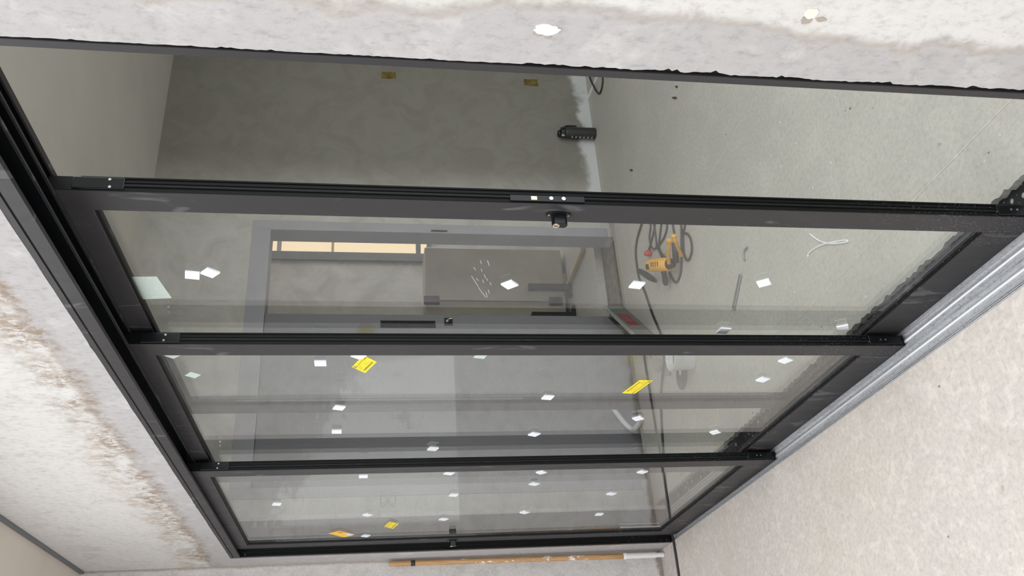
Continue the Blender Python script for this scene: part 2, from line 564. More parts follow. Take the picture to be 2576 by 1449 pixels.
pts = [(0, 0), (0, HC), (6.2, HC), (6.2, 0)]
n = 320
jr = [3.7032 + (v_ - 3.7032) * (0.55 if i > n * 0.6 else 1.25) for i, v_ in enumerate(jag(n, 0.006, 3.7035))]
pts += [(jr[i], HF * i / (n - 1) * 0.999) for i in range(n)]
jt = jag(110, 0.0022, HF)
pts += [(3.70 - (3.70 - XL) * (i + 0.5) / 110, jt[i]) for i in range(110)]
jl = jag(60, 0.002, -XL)
pts += [(-jl[i], HF * (1 - (i + 0.5) / 60)) for i in range(60)]
pts += [(XL, 0)]
wf = struct('wall_front', MB().prism([(a, 0, b) for a, b in pts], (0, 0.2, 0)), 'old_plaster', 'old mottled plaster wall around the black sliding door opening', 'wall')
def blob(cx, cz, rx, rz, th, mat, n_=18):
    pl__ = []
    for k_ in range(n_):
        a_ = 2 * math.pi * k_ / n_
        r_ = random.uniform(0.72, 1.1)
        pl__.append((cx + rx * r_ * math.cos(a_), 0.0, cz + rz * r_ * math.sin(a_)))
    return MB().prism(pl__, (0, -th, 0)).build('filler_patch', mat, wf)


for px, py, rx, rz, mt in ((1378, 74, 0.011, 0.022, 'filler_white'), (1357, 84, 0.006, 0.010, 'filler_brown'), (1380, 93, 0.004, 0.006, 'filler_brown'), (2040, 33, 0.010, 0.012, 'filler_cream'), (2028, 50, 0.008, 0.010, 'filler_brown'), (2065, 48, 0.005, 0.010, 'filler_brown')):
    g_ = at(px, py, 1, 0.0)
    blob(g_.x, g_.z, rx, rz, 0.0008 if mt == 'filler_brown' else 0.0016, mt)
wl = struct('wall_left', MB().box(-0.15, 0, YB, 0, 0, HC), 'side_plaster', 'grey gypsum side wall behind the leaning pole', 'wall')
vp_ = at(976, 1261, 0, 0.0)                    # scribble seen mirrored in the front pane
lp_ = [(0.0008, 0.076 - vp_.y + 0.030 * math.sin(2 * a_), vp_.z + 0.040 * math.cos(a_)) for a_ in [2 * math.pi * k_ / 32 for k_ in range(33)]]
MB().tube(lp_, 0.0012, 6).build('pencil_loop', 'steel_dull', wl)
mb = MB()
mb.box(-0.15, 6.35, YB - 0.15, YB, -0.12, WZ[0]).box(-0.15, 6.35, YB - 0.15, YB, WZ[1], HC)
for a, b in ((-0.15, NW[0][0]), (NW[0][1], NW[1][0]), (NW[1][1], 6.35)):
    mb.box(a, b, YB - 0.15, YB, *WZ)
struct('wall_back', mb, 'old_plaster', 'plaster wall with two tall garden windows behind the viewer', 'wall')
mb = MB().box(6.2, 6.35, YB, 0.2, -0.12, 0.1).box(6.2, 6.35, YB, 0.2, 2.6, HC).box(6.2, 6.35, YB, -3.3, 0.1, 2.6).box(6.2, 6.35, -0.7, 0.2, 0.1, 2.6)
struct('wall_right', mb, 'old_plaster', 'plaster wall with a window right of the viewer', 'wall')
mb = MB().box(-0.15, 6.35, SK[3], 0, HC, HC + 0.12).box(-0.15, 6.35, YB - 0.15, SK[2], HC, HC + 0.12).box(-0.15, SK[0], SK[2], SK[3], HC, HC + 0.12).box(SK[1], 6.35, SK[2], SK[3], HC, HC + 0.12)
struct('ceiling', mb, 'beige_ceiling', 'smooth beige ceiling of the near room', 'ceiling')
struct('trim_1', MB().box(0, 6.2, -0.012, -0.0005, HC - 0.020, HC - 0.0005), 'shadow_trim', 'dark grey strip painted for the shadow gap between lintel plaster and beige ceiling', 'trim')  # dark colour stands in for the shade of the gap
struct('floor', MB().box(0.0, 6.35, YB - 0.15, 0, -0.12, 0), 'screed_near', 'pale beige screed floor of the near room', 'floor')

# far room
struct('floor', MB().prism([(-0.06, 0.25, 0), (-0.07, 1.2, 0), (-0.055, 1.55, 0), (-0.065, 2.28, 0), (XF, 2.29, 0), (XF, 5.0, 0), (4.9, 5.0, 0), (4.9, 0.24, 0)] +
       [(4.9 - (4.9 + 0.06) * (i + 0.5) / 400, 0.247 + random.uniform(-0.006, 0.004), 0) for i in range(400)], (0, 0, -0.12)), 'screed_far',
       'grey olive screed floor of the room beyond the glass', 'floor')
struct('floor', MB().box(-3.6, -0.05, 0.2, 4.6, -0.16, -0.055), 'raw_trench', 'rough brown unlevelled strip at the foot of the far side wall', 'floor')
struct('floor', MB().box(-3.6, -0.55, 0.6, 4.6, -0.056, -0.002), 'screed_far', 'grey floor of the neighbouring room behind the doorway', 'floor')
struct('floor', MB().box(-0.06, 4.9, 0.172, 0.27, -0.14, -0.022), 'membrane', 'black membrane strip with plaster crumbs behind the sill track', 'floor')
for yy, x0, x1 in ((0.437, 0.6, 4.9), (1.43, 0.5, 4.9)):
    jo = struct('floor', MB().box(x0, x1, yy - 0.002, yy + 0.002, -0.004, 0.0012), 'screed_edge', 'thin pale joint line across the far screed floor' if yy < 1 else 'second thin joint line deeper in the far screed floor', 'floor')
mb = MB().box(-0.35, 4.9, 0.2, FS[2], HC, HC + 0.12).box(-0.35, 4.9, FS[3], 5.0, HC, HC + 0.12).box(-0.35, FS[0], FS[2], FS[3], HC, HC + 0.12).box(FS[1], 4.9, FS[2], FS[3], HC, HC + 0.12)
struct('ceiling', mb, 'far_ceiling', 'dim grey ceiling of the room beyond the glass', 'ceiling')
DZ, DY0, DY1 = 2.24, 0.45, 2.14
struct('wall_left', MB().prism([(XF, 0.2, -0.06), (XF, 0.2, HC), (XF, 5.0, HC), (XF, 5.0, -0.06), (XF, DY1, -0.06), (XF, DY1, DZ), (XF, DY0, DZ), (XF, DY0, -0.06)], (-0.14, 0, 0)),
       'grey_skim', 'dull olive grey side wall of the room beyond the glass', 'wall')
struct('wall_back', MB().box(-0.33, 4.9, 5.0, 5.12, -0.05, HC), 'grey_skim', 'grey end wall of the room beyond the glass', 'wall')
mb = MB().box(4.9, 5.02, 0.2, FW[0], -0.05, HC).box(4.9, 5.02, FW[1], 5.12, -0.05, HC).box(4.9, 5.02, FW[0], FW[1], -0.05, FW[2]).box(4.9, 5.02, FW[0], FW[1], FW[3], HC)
struct('wall_right', mb, 'grey_skim', 'grey right wall with an added unseen window lighting the room beyond the glass', 'wall')  # window added out of view to brighten the far room
# inner reveal of the opening, between the two side walls
struct('wall_front', MB().box(XF - 0.02, 0.0, 0.0, 0.2, -0.06, HC), 'side_plaster', 'plaster corner return joining the two side walls', 'wall')
# neighbouring room behind the doorway
NX = -2.6
mb = MB()
mb.box(NX - 0.12, NX, 0.5, 3.31, -0.05, 2.7).box(NX - 0.12, NX, 3.31, 4.7, -0.05, 1.02).box(NX - 0.12, NX, 3.31, 4.7, 2.6, 2.7)
struct('wall_left', mb, 'pale_skim', 'mottled grey wall with a warm lit window in the neighbouring room', 'wall')
struct('wall_front', MB().box(NX - 0.12, -0.33, 0.48, 0.6, -0.05, 2.7), 'pale_skim', 'near wall of the neighbouring room', 'wall')
struct('wall_back', MB().box(NX - 0.12, -2.3, 4.6, 4.72, -0.05, 2.7).box(-0.6, -0.33, 4.6, 4.72, -0.05, 2.7).box(-2.3, -0.6, 4.6, 4.72, -0.05, 0.4).box(-2.3, -0.6, 4.6, 4.72, 2.4, 2.7),
       'pale_skim', 'end wall with an unseen window opening added to light the neighbouring room', 'wall')  # opening added out of view to let daylight in
struct('ceiling', MB().box(NX - 0.12, -0.33, 0.48, 4.72, 2.7, 2.8), 'far_ceiling', 'ceiling of the neighbouring room', 'ceiling')
wr = empty('window_1', (NX, 3.31, 1.02), 'warm lit window with dark frame seen through the grey doorway', 'window', kind='structure')
child(MB().box(NX - 0.06, NX + 0.03, 3.31, 3.395, 1.02, 2.6).box(NX - 0.06, NX + 0.03, 3.395, 4.6, 1.02, 1.06).box(NX - 0.06, NX + 0.03, 3.395, 4.6, 2.55, 2.6).build('window_frame', 'shadow_trim'), wr)
zu = at(702, 615, 0, NX).z
child(MB().box(NX - 0.06, NX - 0.02, 3.395, 4.6, zu - 0.02, zu + 0.02).build('transom', 'steel_dull'), wr)
zb, zm = at(1052, 620, 0, NX).z, at(837, 615, 0, NX).z
child(MB().box(NX - 0.06, NX - 0.02, 3.395, 4.6, zm - 0.012, zm + 0.012).build('transom', 'timber'), wr)
child(MB().box(NX - 0.05, NX + 0.03, 3.395, 4.6, zb - 0.022, zb + 0.022).build('crossbar', 'shadow_trim'), wr)
child(MB().box(NX - 0.045, NX - 0.035, 3.395, 4.6, 1.06, 2.55).build('pane', 'warm_window'), wr)

# pale strip of floor along the side wall, where the lead runs
struct('floor', MB().prism([(0, -3.5, 0), (0, -0.001, 0), (0.27, -0.001, 0), (0.262, -0.2, 0), (0.275, -1, 0), (0.26, -3.5, 0)], (0, 0, 0.003)), 'screed_edge',
       'pinkish screed margin along the foot of the side wall', 'floor')

# ---------------------------------------------------------------- frame of the sliding doors
YT = [0.026, 0.073, 0.120]       # front planes of the three panels
DEP = 0.175
fr_ = empty('trim_2', (XL, 0, 0), 'black aluminium three track frame of the sliding doors', 'door frame', kind='structure')
hd = child(MB().box(XL, XR, 0, 0.010, 2.203, 2.232).box(XL, XR, 0.004, 0.012, 2.2315, 2.2375).box(XL, XR, 0.0, 0.010, 2.237, 2.2495).build('head_fascia', 'charcoal'), fr_)
child(MB().box(XL, XR, 0.01, DEP, 2.244, 2.2495).box(XL, XR, 0.010, 0.022, 2.21, 2.245).build('head_channel', 'black_gloss'), fr_)
for a, b, z0 in ((0.0615, 0.0715, 2.206), (0.1085, 0.1185, 2.212), (0.156, 0.175, 2.2245)):
    t_ = child(MB().box(XL, XR, a, b, z0, 2.245).build('head_track', 'black_gloss', bevel=0.001), fr_)
    child(MB().box(XL, XR, a + 0.0035, b - 0.001, z0 - 0.0012, z0).build('brush_seal', 'charcoal'), t_)
jm = child(MB().box(XL, XL + 0.018, 0.006, DEP, -0.004, 2.244).build('jamb', 'black_rubber'), fr_)
child(MB().box(XL, XL + 0.022, 0.0, 0.006, 0.0, 2.203).box(XL + 0.018, XL + 0.030, 0.020, 0.023, 0.0, 2.203).build('jamb_lip', 'black_gloss', bevel=0.0008), fr_)
jr_ = child(MB().box(3.685, 3.7000, 0.0, DEP, -0.004, 2.2025).build('jamb', 'charcoal', bevel=0.001), fr_)
child(MB().box(3.6995, 3.712, 0.004, 0.03, 0.0, 2.25).build('sealant', 'black_rubber'), fr_)
child(MB().cyl((0.202, 0.012, 2.18), (0.204, 0.012, 2.18), 0.003).build('screw', 'steel'), fr_)
child(MB().cyl((0.202, 0.012, 0.03), (0.204, 0.012, 0.03), 0.003).build('screw', 'steel'), fr_)
sl = empty('trim_3', (XL, 0, 0), 'dusty silver aluminium sill with round rails flush in the floor', 'sill track', kind='structure')
child(MB().box(XL + 0.001, XR, 0.0, 0.172, -0.04, -0.012).build('sill_base', 'aluminium'), sl)
mb = MB().box(XL + 0.001, XR, 0.0005, 0.004, -0.012, 0.0015).box(XL + 0.001, XR, 0.168, 0.172, -0.012, 0.0)
child(mb.build('edge_lip', 'aluminium'), sl)
for yy in (0.013, 0.019, 0.060, 0.068, 0.0765, 0.107, 0.115, 0.1235, 0.155):
    child(MB().box(XL + 0.001, XR, yy - 0.0012, yy + 0.0012, -0.012, -0.0075).build('fin', 'aluminium'), sl)
for yt in YT:
    yc = yt + 0.017
    child(MB().tube([(XL + 0.001, yc, -0.011), (XR, yc, -0.011)], 0.0052, 10).build('rail', 'rail_white', smooth=True), sl)

# ---------------------------------------------------------------- the three sliding panels
PW, PT, SW = 1.28, 0.034, 0.072
ZT = 2.232
RB, RTp = 0.105, 2.160
me_st = MB().box(0, SW, 0, PT, 0.0, ZT).mesh('stile')
me_sr = MB().box(PW - SW, PW - 0.002, 0, PT, 0.0, ZT).mesh('stile')
me_rt = MB().box(SW, PW - SW, 0, PT, RTp, ZT).mesh('rail')
me_rb = MB().box(SW, PW - SW, 0, PT, 0.0, RB).mesh('rail')
mb = MB()
for y0, y1, wd in ((0.005, 0.0115, 0.006),):
    mb.box(SW, SW + wd, y0, y1, RB, RTp).box(PW - SW - wd, PW - SW, y0, y1, RB, RTp).box(SW + wd, PW - SW - wd, y0, y1, RB, RB + wd).box(SW + wd, PW - SW - wd, y0, y1, RTp - wd, RTp)
me_gk = mb.mesh('gasket')
me_g1 = MB().box(SW + 0.001, PW - SW - 0.001, 0.012, 0.020, RB + 0.001, RTp - 0.001).mesh('glass_pane')
mb = MB().box(PW - 0.0021, PW - 0.0002, 0.0012, PT - 0.0005, 0.0, ZT)
mb.box(PW - 0.0005, PW + 0.0022, 0.011, 0.0135, 0.05, 2.17).box(PW - 0.0005, PW + 0.0015, 0.0205, 0.022, 0.05, 2.17).box(PW - 0.0005, PW + 0.0022, PT - 0.004, PT - 0.0005, 0.05, 2.17)
me_il = mb.mesh('interlock')
for me, mt in ((me_st, 'charcoal'), (me_sr, 'charcoal'), (me_rt, 'charcoal'), (me_rb, 'charcoal'), (me_gk, 'black_rubber'), (me_g1, 'glass'), (me_il, 'black_rubber')):
    me.materials.append(M[mt])
PX = [1.545 - PW, 2.52 - PW, 3.153 - PW]
PL = ['front sliding glass door panel at the left jamb with two yellow stickers low in the picture',
      'middle sliding glass door panel with two yellow stickers and a brown stile',
      'rear sliding glass door panel with a keyed lock beside the open gap']
doors = []
for i in range(3):
    dr = empty('door_%d' % (i + 1), (PX[i], YT[i], -0.004), PL[i], 'sliding door', kind='structure')
    doors.append(dr)
    for nm, me in (('stile', me_st), ('stile', me_sr), ('rail', me_rt), ('rail', me_rb), ('gasket', me_gk), ('glass_pane', me_g1), ('interlock', me_il)):
        o = link(nm, me, None, dr)
        if nm in ('stile', 'rail'):
            b = o.modifiers.new('bevel', 'BEVEL')
            b.width = 0.0012
            b.segments = 2
            b.limit_method = 'ANGLE'
    MB().box(PW, PW + 0.0026, 0.0138, 0.0148, 0.115, 2.085).build('edge_bead', 'charcoal', dr)
    # end caps with two screws on the leading edge
    for z0, z1, zs in ((2.085, 2.185, ((2.112, 0.008), (2.114, 0.026)) if i == 2 else ((2.125, 0.010), (2.122, 0.026))), (0.012, 0.115, ((0.062, 0.019), (0.078, 0.019)))):
        cp_ = MB().box(PW - 0.0005, PW + 0.003, 0.004, PT - 0.002, z0, z1).build('end_cap', 'black_gloss', dr, bevel=0.002)
        for zz, yy in zs:
            MB().cyl((PW + 0.003, yy, zz), (PW + 0.0042, yy, zz), 0.0030, 10).build('screw', 'steel', cp_)
child_of = doors


def lock_case(dr, cx, cz, face_y):
    pl = []
    for k in range(28):
        a = 2 * math.pi * k / 28
        pl.append((cx + 0.013 * math.sin(a), face_y, cz + 0.029 * math.cos(a)))
    e = MB().prism(pl, (0, -0.003, 0)).build('lock_plate', 'black_gloss', dr, bevel=0.0008)
    MB().cyl((cx, face_y - 0.003, cz + 0.022), (cx, face_y - 0.0042, cz + 0.022), 0.0028, 10).build('screw', 'steel_dull', e)
    MB().cyl((cx, face_y - 0.003, cz - 0.022), (cx, face_y - 0.0042, cz - 0.022), 0.0028, 10).build('screw', 'steel_dull', e)
    body = []
    for k in range(24):
        a = 2 * math.pi * k / 24
        oz = 0.009 if math.cos(a) > 0 else -0.009
        body.append((cx + 0.0095 * math.sin(a), face_y, cz + oz + 0.0085 * math.cos(a)))
    c_ = MB().prism(body, (0, -0.030, 0)).build('lock_cylinder', 'black_gloss', dr, bevel=0.001)
    MB().cyl((cx, face_y - 0.030, cz + 0.0085), (cx, face_y - 0.0315, cz + 0.0085), 0.0078, 18).build('key_barrel', 'brass', c_)
    MB().box(cx - 0.0007, cx + 0.0007, face_y - 0.0322, face_y - 0.0312, cz + 0.0045, cz + 0.0125).build('keyway', 'black_gloss', c_)


lock_case(doors[2], PW - 0.041, 1.179, 0)
lock_case(doors[0], 0.040, 1.174, 0)
# latch plate on the leading edge of the rear panel
X3 = 3.1535


def edge(px, py):
    q_ = at(px, py, 0, X3)
    return q_ - Vector((PX[2], YT[2], -0.004))


a, b = edge(1283, 500), edge(1470, 505)
fp = MB().box(PW, PW + 0.0035, 0.0035, 0.0185, b.z, a.z).build('latch_plate', 'black_gloss', doors[2], bevel=0.0006)
c_ = edge(1343, 503)
MB().box(PW + 0.003, PW + 0.0062, 0.005, 0.015, c_.z - 0.007, c_.z + 0.007).build('latch', 'brass', fp, bevel=0.001)
for px in (1386, 1417):
    c_ = edge(px, 503)
    MB().cyl((PW + 0.003, 0.011, c_.z), (PW + 0.0052, 0.011, c_.z), 0.0046, 14).build('screw', 'steel', fp)
# keeper on the left jamb
child(MB().box(XL + 0.018, XL + 0.0205, 0.008, 0.018, 1.17, 1.215).build('keeper', 'black_gloss'), fr_)

# spacer pads left on the panes: (pixel x, pixel y, turn in degrees, size factor, behind the outer pane)
me_pad = MB().box(-0.0165, 0.0165, -0.0045, 0, -0.0165, 0.0165).mesh('spacer_pad')
me_pad.materials.append(M['pad_white'])
me_padm = MB().box(-0.0165, 0.0165, 0, 0.0008, -0.0165, 0.0165).mesh('spacer_pad')
me_padm.materials.append(M['pad_mint'])
PADS = {
    2: [(484, 690, 10, 0), (529, 684, 40, 0), (1282, 714, 48, 0), (1602, 715, 10, 0), (1921, 710, 55, 0), (1820, 830, 8, 0), (2119, 823, 60, 0)],
    1: [(485, 944, 40, 1), (806, 912, 0, 0), (853, 1024, 20, 0), (847, 1084, 2, 0), (1378, 998, 12, 0), (1344, 1091, 28, 0), (1089, 1128, 20, 0),
        (1605, 1051, 50, 0), (1799, 1086, 48, 0), (1919, 953, 22, 0), (1976, 905, 30, 0), (1209, 896, 15, 1), (432, 894, 45, 1), (903, 893, 40, 0)],
    0: [(696, 1267, 15, 0), (914, 1197, 2, 0), (925, 1294, 45, 0), (920, 1347, 30, 0), (1130, 1189, 25, 0), (1141, 1244, 15, 0), (1116, 1305, 30, 0),
        (1362, 1187, 48, 0), (1344, 1216, 30, 0), (1320, 1288, 40, 0), (1616, 1186, 30, 0), (1538, 1241, 25, 0), (1507, 1293, 5, 0)],
}
for i, lst in PADS.items():
    yp = 0.012
    for px, py, ang, back in lst:
        y_here = YT[i] + (0.0204 if back else yp)
        q_ = at(px, py, 1, y_here) - Vector((PX[i], YT[i], -0.004))
        o = link('spacer_pad', me_padm if back else me_pad, None, doors[i])
        o.location = (q_.x, q_.y, q_.z)
        o.rotation_euler = (0, math.radians(ang), 0)


# stickers: corner pixels in order, on the outer pane
def sticker(i, corners, mat, kind, label):
    cs = [at(px, py, 1, YT[i] + 0.012) - Vector((PX[i], YT[i], -0.004)) for px, py in corners]
    o_, ux, uy = cs[0], cs[1] - cs[0], cs[3] - cs[0]

    def P(u, v, dy=0.0):
        return o_ + ux * u + uy * v + Vector((0, -dy, 0))
    ed = [(0, 0), (1, 0), (1, 0.3), (1, 0.65), (0.985, 1), (0.7, 0.985), (0.35, 0.99), (0, 1)]
    s_ = MB().prism([P(u, v) for u, v in ed], (0, -0.0006, 0)).build('sticker', mat, doors[i])
    s_['label'] = label

    def bars(name, mat_, lst):
        m_ = MB()
        for u0, u1, v0, v1 in lst:
            m_.prism([P(u0, v0, 0.0006), P(u1, v0, 0.0006), P(u1, v1, 0.0006), P(u0, v1, 0.0006)], (0, -0.0003, 0))
        m_.build(name, mat_, s_)
    if kind == 'code':
        bars('black_line', 'print_black', [(0.02, 0.20, 0.20, 0.245), (0.80, 0.98, 0.20, 0.245)])
        bars('grey_line', 'print_olive', [(0.20, 0.80, 0.20, 0.245), (0.3, 0.75, 0.12, 0.135), (0.02, 0.16, 0.06, 0.15)])
        k, L = 0.12, []
        while k < 0.86:
            wd = random.choice((0.008, 0.012, 0.018))
            L.append((k, k + wd, 0.72, 0.86))
            k += wd + random.choice((0.008, 0.014))
        bars('barcode', 'print_olive', L)
        bars('text_lines', 'print_olive', [(0.10, 0.40, 0.34, 0.355), (0.10, 0.30, 0.42, 0.435), (0.45, 0.85, 0.36, 0.37), (0.42, 0.7, 0.5, 0.512), (0.5, 0.8, 0.58, 0.60), (0.08, 0.28, 0.52, 0.535), (0.08, 0.25, 0.58, 0.592)])
    else:
        bars('white_field', 'print_white', [(0.03, 0.42, 0.62, 0.96)])
        bars('red_mark', 'print_red', [(0.10, 0.36, 0.20, 0.24), (0.16, 0.20, 0.10, 0.34), (0.28, 0.32, 0.10, 0.34)])
        bars('text_lines', 'sticker_yellow', [(0.55, 0.58, 0.05, 0.9), (0.7, 0.72, 0.05, 0.9)])


sticker(1, [(885, 923), (914, 894), (955, 901), (919, 938)], 'sticker_yellow', 'code', 'bright yellow delivery sticker with a barcode, upper one on the middle panel')
sticker(1, [(1643, 957), (1597, 990), (1571, 988), (1609, 956)], 'sticker_yellow', 'code', 'bright yellow delivery sticker with a barcode, lower one on the middle panel')
sticker(0, [(966, 1325), (980, 1312), (1007, 1312), (989, 1330)], 'sticker_yellow', 'code', 'small yellow barcode sticker near the left stile')
sticker(0, [(854, 1335), (826, 1342), (866, 1352), (893, 1345)], 'sticker_amber', 'mark', 'amber warning sticker with white field near the left stile')
cs = [at(px, py, 1, YT[2] + 0.0204) - Vector((PX[2], YT[2], -0.004)) for px, py in ((322, 697), (394, 696), (432, 750), (361, 753))]
mb = MB().prism(cs, (0, 0.0005, 0))
lb = mb.build('paper_label', 'label_mint', doors[2])
lb['label'] = 'pale mint paper label in the top corner of the pane'
for u, v in ((0.72, 0.05), (0.72, 0.5), (0.45, 0.9)):
    c_ = cs[0] + (cs[1] - cs[0]) * u + (cs[3] - cs[0]) * v + Vector((0, -0.0002, 0))
    MB().box(c_.x - 0.004, c_.x + 0.004, c_.y - 0.0001, c_.y + 0.0001, c_.z - 0.004, c_.z + 0.004).build('white_spot', 'pad_white', lb)
# scuffs scratched into the rear pane
mb = MB()
for (x0, y0, x1, y1) in ((1186, 694, 1204, 722), (1204, 724, 1222, 748), (1198, 700, 1204, 706), (1226, 655, 1231, 668), (1218, 690, 1222, 700), (1214, 703, 1217, 712),
                         (1222, 735, 1226, 748), (1228, 728, 1231, 738), (1192, 672, 1197, 680), (1232, 710, 1236, 717), (1208, 655, 1211, 664), (1210, 676, 1213, 683), (1224, 700, 1227, 706)):
    a_, b_ = at(x0, y0, 1, YT[2] + 0.012), at(x1, y1, 1, YT[2] + 0.012)
    off = Vector((PX[2], YT[2], -0.004))
    a_, b_ = a_ - off, b_ - off
    t_ = (b_ - a_).normalized()
    mb.obox((a_ + b_) / 2 + Vector((0, -0.0002, 0)), t_ * ((b_ - a_).length / 2), Vector((0, 0.0001, 0)), t_.cross(Vector((0, 1, 0))) * 0.00032)
o = mb.build('scratch', 'pad_white', doors[2])
o['kind'] = 'stuff'

# ---------------------------------------------------------------- grey doorway and leaf in the far side wall
fd = empty('trim_4', (XF, 1.3, 0), 'lilac grey door frame in the side wall beyond the glass', 'door frame', kind='structure')
xs = XF + 0.006
child(MB().box(XF - 0.14, xs, DY1 - 0.006, DY1 + 0.062, -0.002, DZ + 0.105).build('frame_post', 'lilac_frame', bevel=0.002), fd)
child(MB().box(XF - 0.14, xs, DY0 - 0.06, DY0, -0.002, DZ + 0.105).build('frame_post', 'lilac_frame', bevel=0.002), fd)
child(MB().box(XF - 0.14, xs - 0.0005, DY0, DY1 - 0.006, DZ - 0.01, DZ + 0.105).build('frame_head', 'lilac_frame', bevel=0.002), fd)
q_ = at(1105, 581, 1, DY1 - 0.007)
pl = []
for k in range(20):
    a = 2 * math.pi * k / 20
    pl.append((q_.x + 0.010 * math.sin(a), DY1 - 0.006, q_.z + (0.045 if math.cos(a) > 0 else -0.045) + 0.010 * math.cos(a)))
sp_ = child(MB().prism(pl, (0, -0.002, 0)).build('strike_plate', 'black_gloss'), fd)
lf = empty('door_4', (XF, 1.0, 0.0), 'lilac grey sliding leaf with black flush pull beyond the glass', 'door', kind='structure')
child(MB().box(XF - 0.045, XF - 0.008, DY0 + 0.001, 1.535, -0.045, DZ - 0.012).build('leaf', 'lilac_door', bevel=0.002), lf)
a, b = at(957, 801, 0, XF - 0.008), at(1095, 820, 0, XF - 0.008)
y0, y1, z0, z1 = 1.443, 1.49, b.z, a.z
fp = child(MB().box(XF - 0.008, XF - 0.005, y0, y1, z0, z1).build('flush_pull', 'black_rubber'), lf)
rim = MB().box(XF - 0.006, XF - 0.002, y0, y0 + 0.005, z0, z1).box(XF - 0.006, XF - 0.002, y1 - 0.005, y1, z0, z1).box(XF - 0.006, XF - 0.002, y0, y1, z0, z0 + 0.012).box(XF - 0.006, XF - 0.002, y0, y1, z1 - 0.012, z1)
child(rim.build('pull_rim', 'black_gloss'), lf)
a = at(1128, 810, 0, XF - 0.008)
ls = child(MB().box(XF - 0.008, XF - 0.004, a.y - 0.026, a.y + 0.026, a.z - 0.026, a.z + 0.026).build('lock_plate', 'black_gloss', bevel=0.001), lf)
child(MB().cyl((XF - 0.004, a.y, a.z + 0.008), (XF + 0.012, a.y, a.z + 0.008), 0.008, 14).build('key_barrel', 'steel'), lf)
child(MB().tube(smooth_path([(XF + 0.012, a.y, a.z + 0.008), (XF + 0.03, a.y + 0.002, a.z), (XF + 0.036, a.y + 0.004, a.z - 0.02)]), 0.0035, 8).build('key', 'brass'), lf)

# ---------------------------------------------------------------- wrapped pack of boards in the neighbouring room
pk_ = empty('wrapped_board_pack', (-1.35, 2.3, 0), 'tall film wrapped pack of boards on timber battens behind the doorway', 'board pack')
PF = -1.40
tp, bt_ = at(1068, 640, 0, PF), at(1062, 790, 0, PF)
child(MB().box(PF - 0.3, PF, 1.2, at(1440, 628, 0, PF).y, 0.03, tp.z).build('pack_body', 'wrap', bevel=0.012), pk_)
for yy in (1.4, 2.5):
    child(MB().box(PF - 0.32, PF - 0.02, yy - 0.04, yy + 0.04, 0.0, 0.03).build('batten', 'timber', bevel=0.002), pk_)
g0 = at(1085, 757, 0, PF)
child(MB().box(PF - 0.005, PF + 0.018, g0.y - 0.035, g0.y + 0.04, tp.z - 0.11, tp.z + 0.012).build('corner_guard', 'tool_dark', bevel=0.006), pk_)
child(MB().box(PF - 0.005, PF + 0.018, g0.y - 0.035, g0.y + 0.04, 0.06, 0.17).build('corner_guard', 'tool_dark', bevel=0.006), pk_)
child(MB().box(PF, PF + 0.006, g0.y - 0.006, g0.y + 0.006, 0.17, tp.z - 0.1).build('strap', 'tool_dark'), pk_)
a, b = at(1466, 626, 2, 0.015), at(1418, 742, 2, 0.015)
t_ = (b - a).normalized()
tag(MB().obox((a + b) / 2, t_ * ((b - a).length / 2), t_.cross(Vector((0, 0, 1))) * 0.016, (0, 0, 0.014)).build('timber_batten', 'timber', bevel=0.002), 'loose pale timber batten on the floor behind the doorway', 'batten')
for px, py, lab in ((1436, 724, 'black upright clamp with flat foot in front of the wrapped boards'), (1447, 795, 'second black clamp beside the leading edge of the lilac leaf')):
    c_ = at(px, py, 2, 0.0)
    sh = Vector((0.0, 0, 0))
    ft = empty('clamp_stand', c_, lab, 'clamp', 'black clamps')
    child(MB().box(c_.x - 0.024, c_.x + 0.024, c_.y - 0.026, c_.y + 0.026, 0.02, 0.35).build('post', 'tool_dark', bevel=0.006), ft)
    child(MB().box(c_.x - 0.03, c_.x + 0.03, c_.y - 0.085, c_.y + 0.085, 0.0, 0.022).build('foot', 'tool_dark', bevel=0.006), ft)

# ---------------------------------------------------------------- things on the far floor
FZ = 0.0


def fl(px, py, z=FZ):
    return at(px, py, 2, z)


# drinking bottle
bx, by = XF + 0.052, 2.985
bt = empty('drinking_bottle', (bx, by, 0), 'dark grey drinking bottle with black cap standing on the far floor', 'bottle')
child(MB().lathe((bx, by, 0), (0, 0, 1), [(0.001, 0.0), (0.034, 0.0), (0.040, 0.004), (0.0415, 0.014), (0.0415, 0.205), (0.0405, 0.222), (0.039, 0.226), (0.001, 0.226)], 32).build('bottle_body', 'bottle_grey', smooth=True), bt)
cpb = child(MB().lathe((bx, by, 0.226), (0, 0, 1), [(0.001, 0), (0.039, 0), (0.0395, 0.004), (0.037, 0.026), (0.036, 0.030), (0.001, 0.030)], 32).build('screw_cap', 'bottle_cap', smooth=True), bt)
side = Vector((-Rt.x, -Rt.y, 0)).normalized()       # towards the door wall
frn = Vector((-Fw.x, -Fw.y, 0)).normalized()
child(MB().lathe(Vector((bx, by, 0.256)) + side * 0.010, (0, 0, 1), [(0.001, 0), (0.026, 0), (0.026, 0.014), (0.020, 0.022), (0.001, 0.022)], 24).build('spout_lid', 'bottle_cap', smooth=True), bt)
child(MB().obox(Vector((bx, by, 0.244)) + side * 0.026 + frn * 0.028, side * 0.008, frn * 0.004, (0, 0, 0.012)).build('lid_button', 'steel_dull', bevel=0.001), bt)
hp = Vector((bx, by, 0)) - side * 0.036 + frn * 0.005
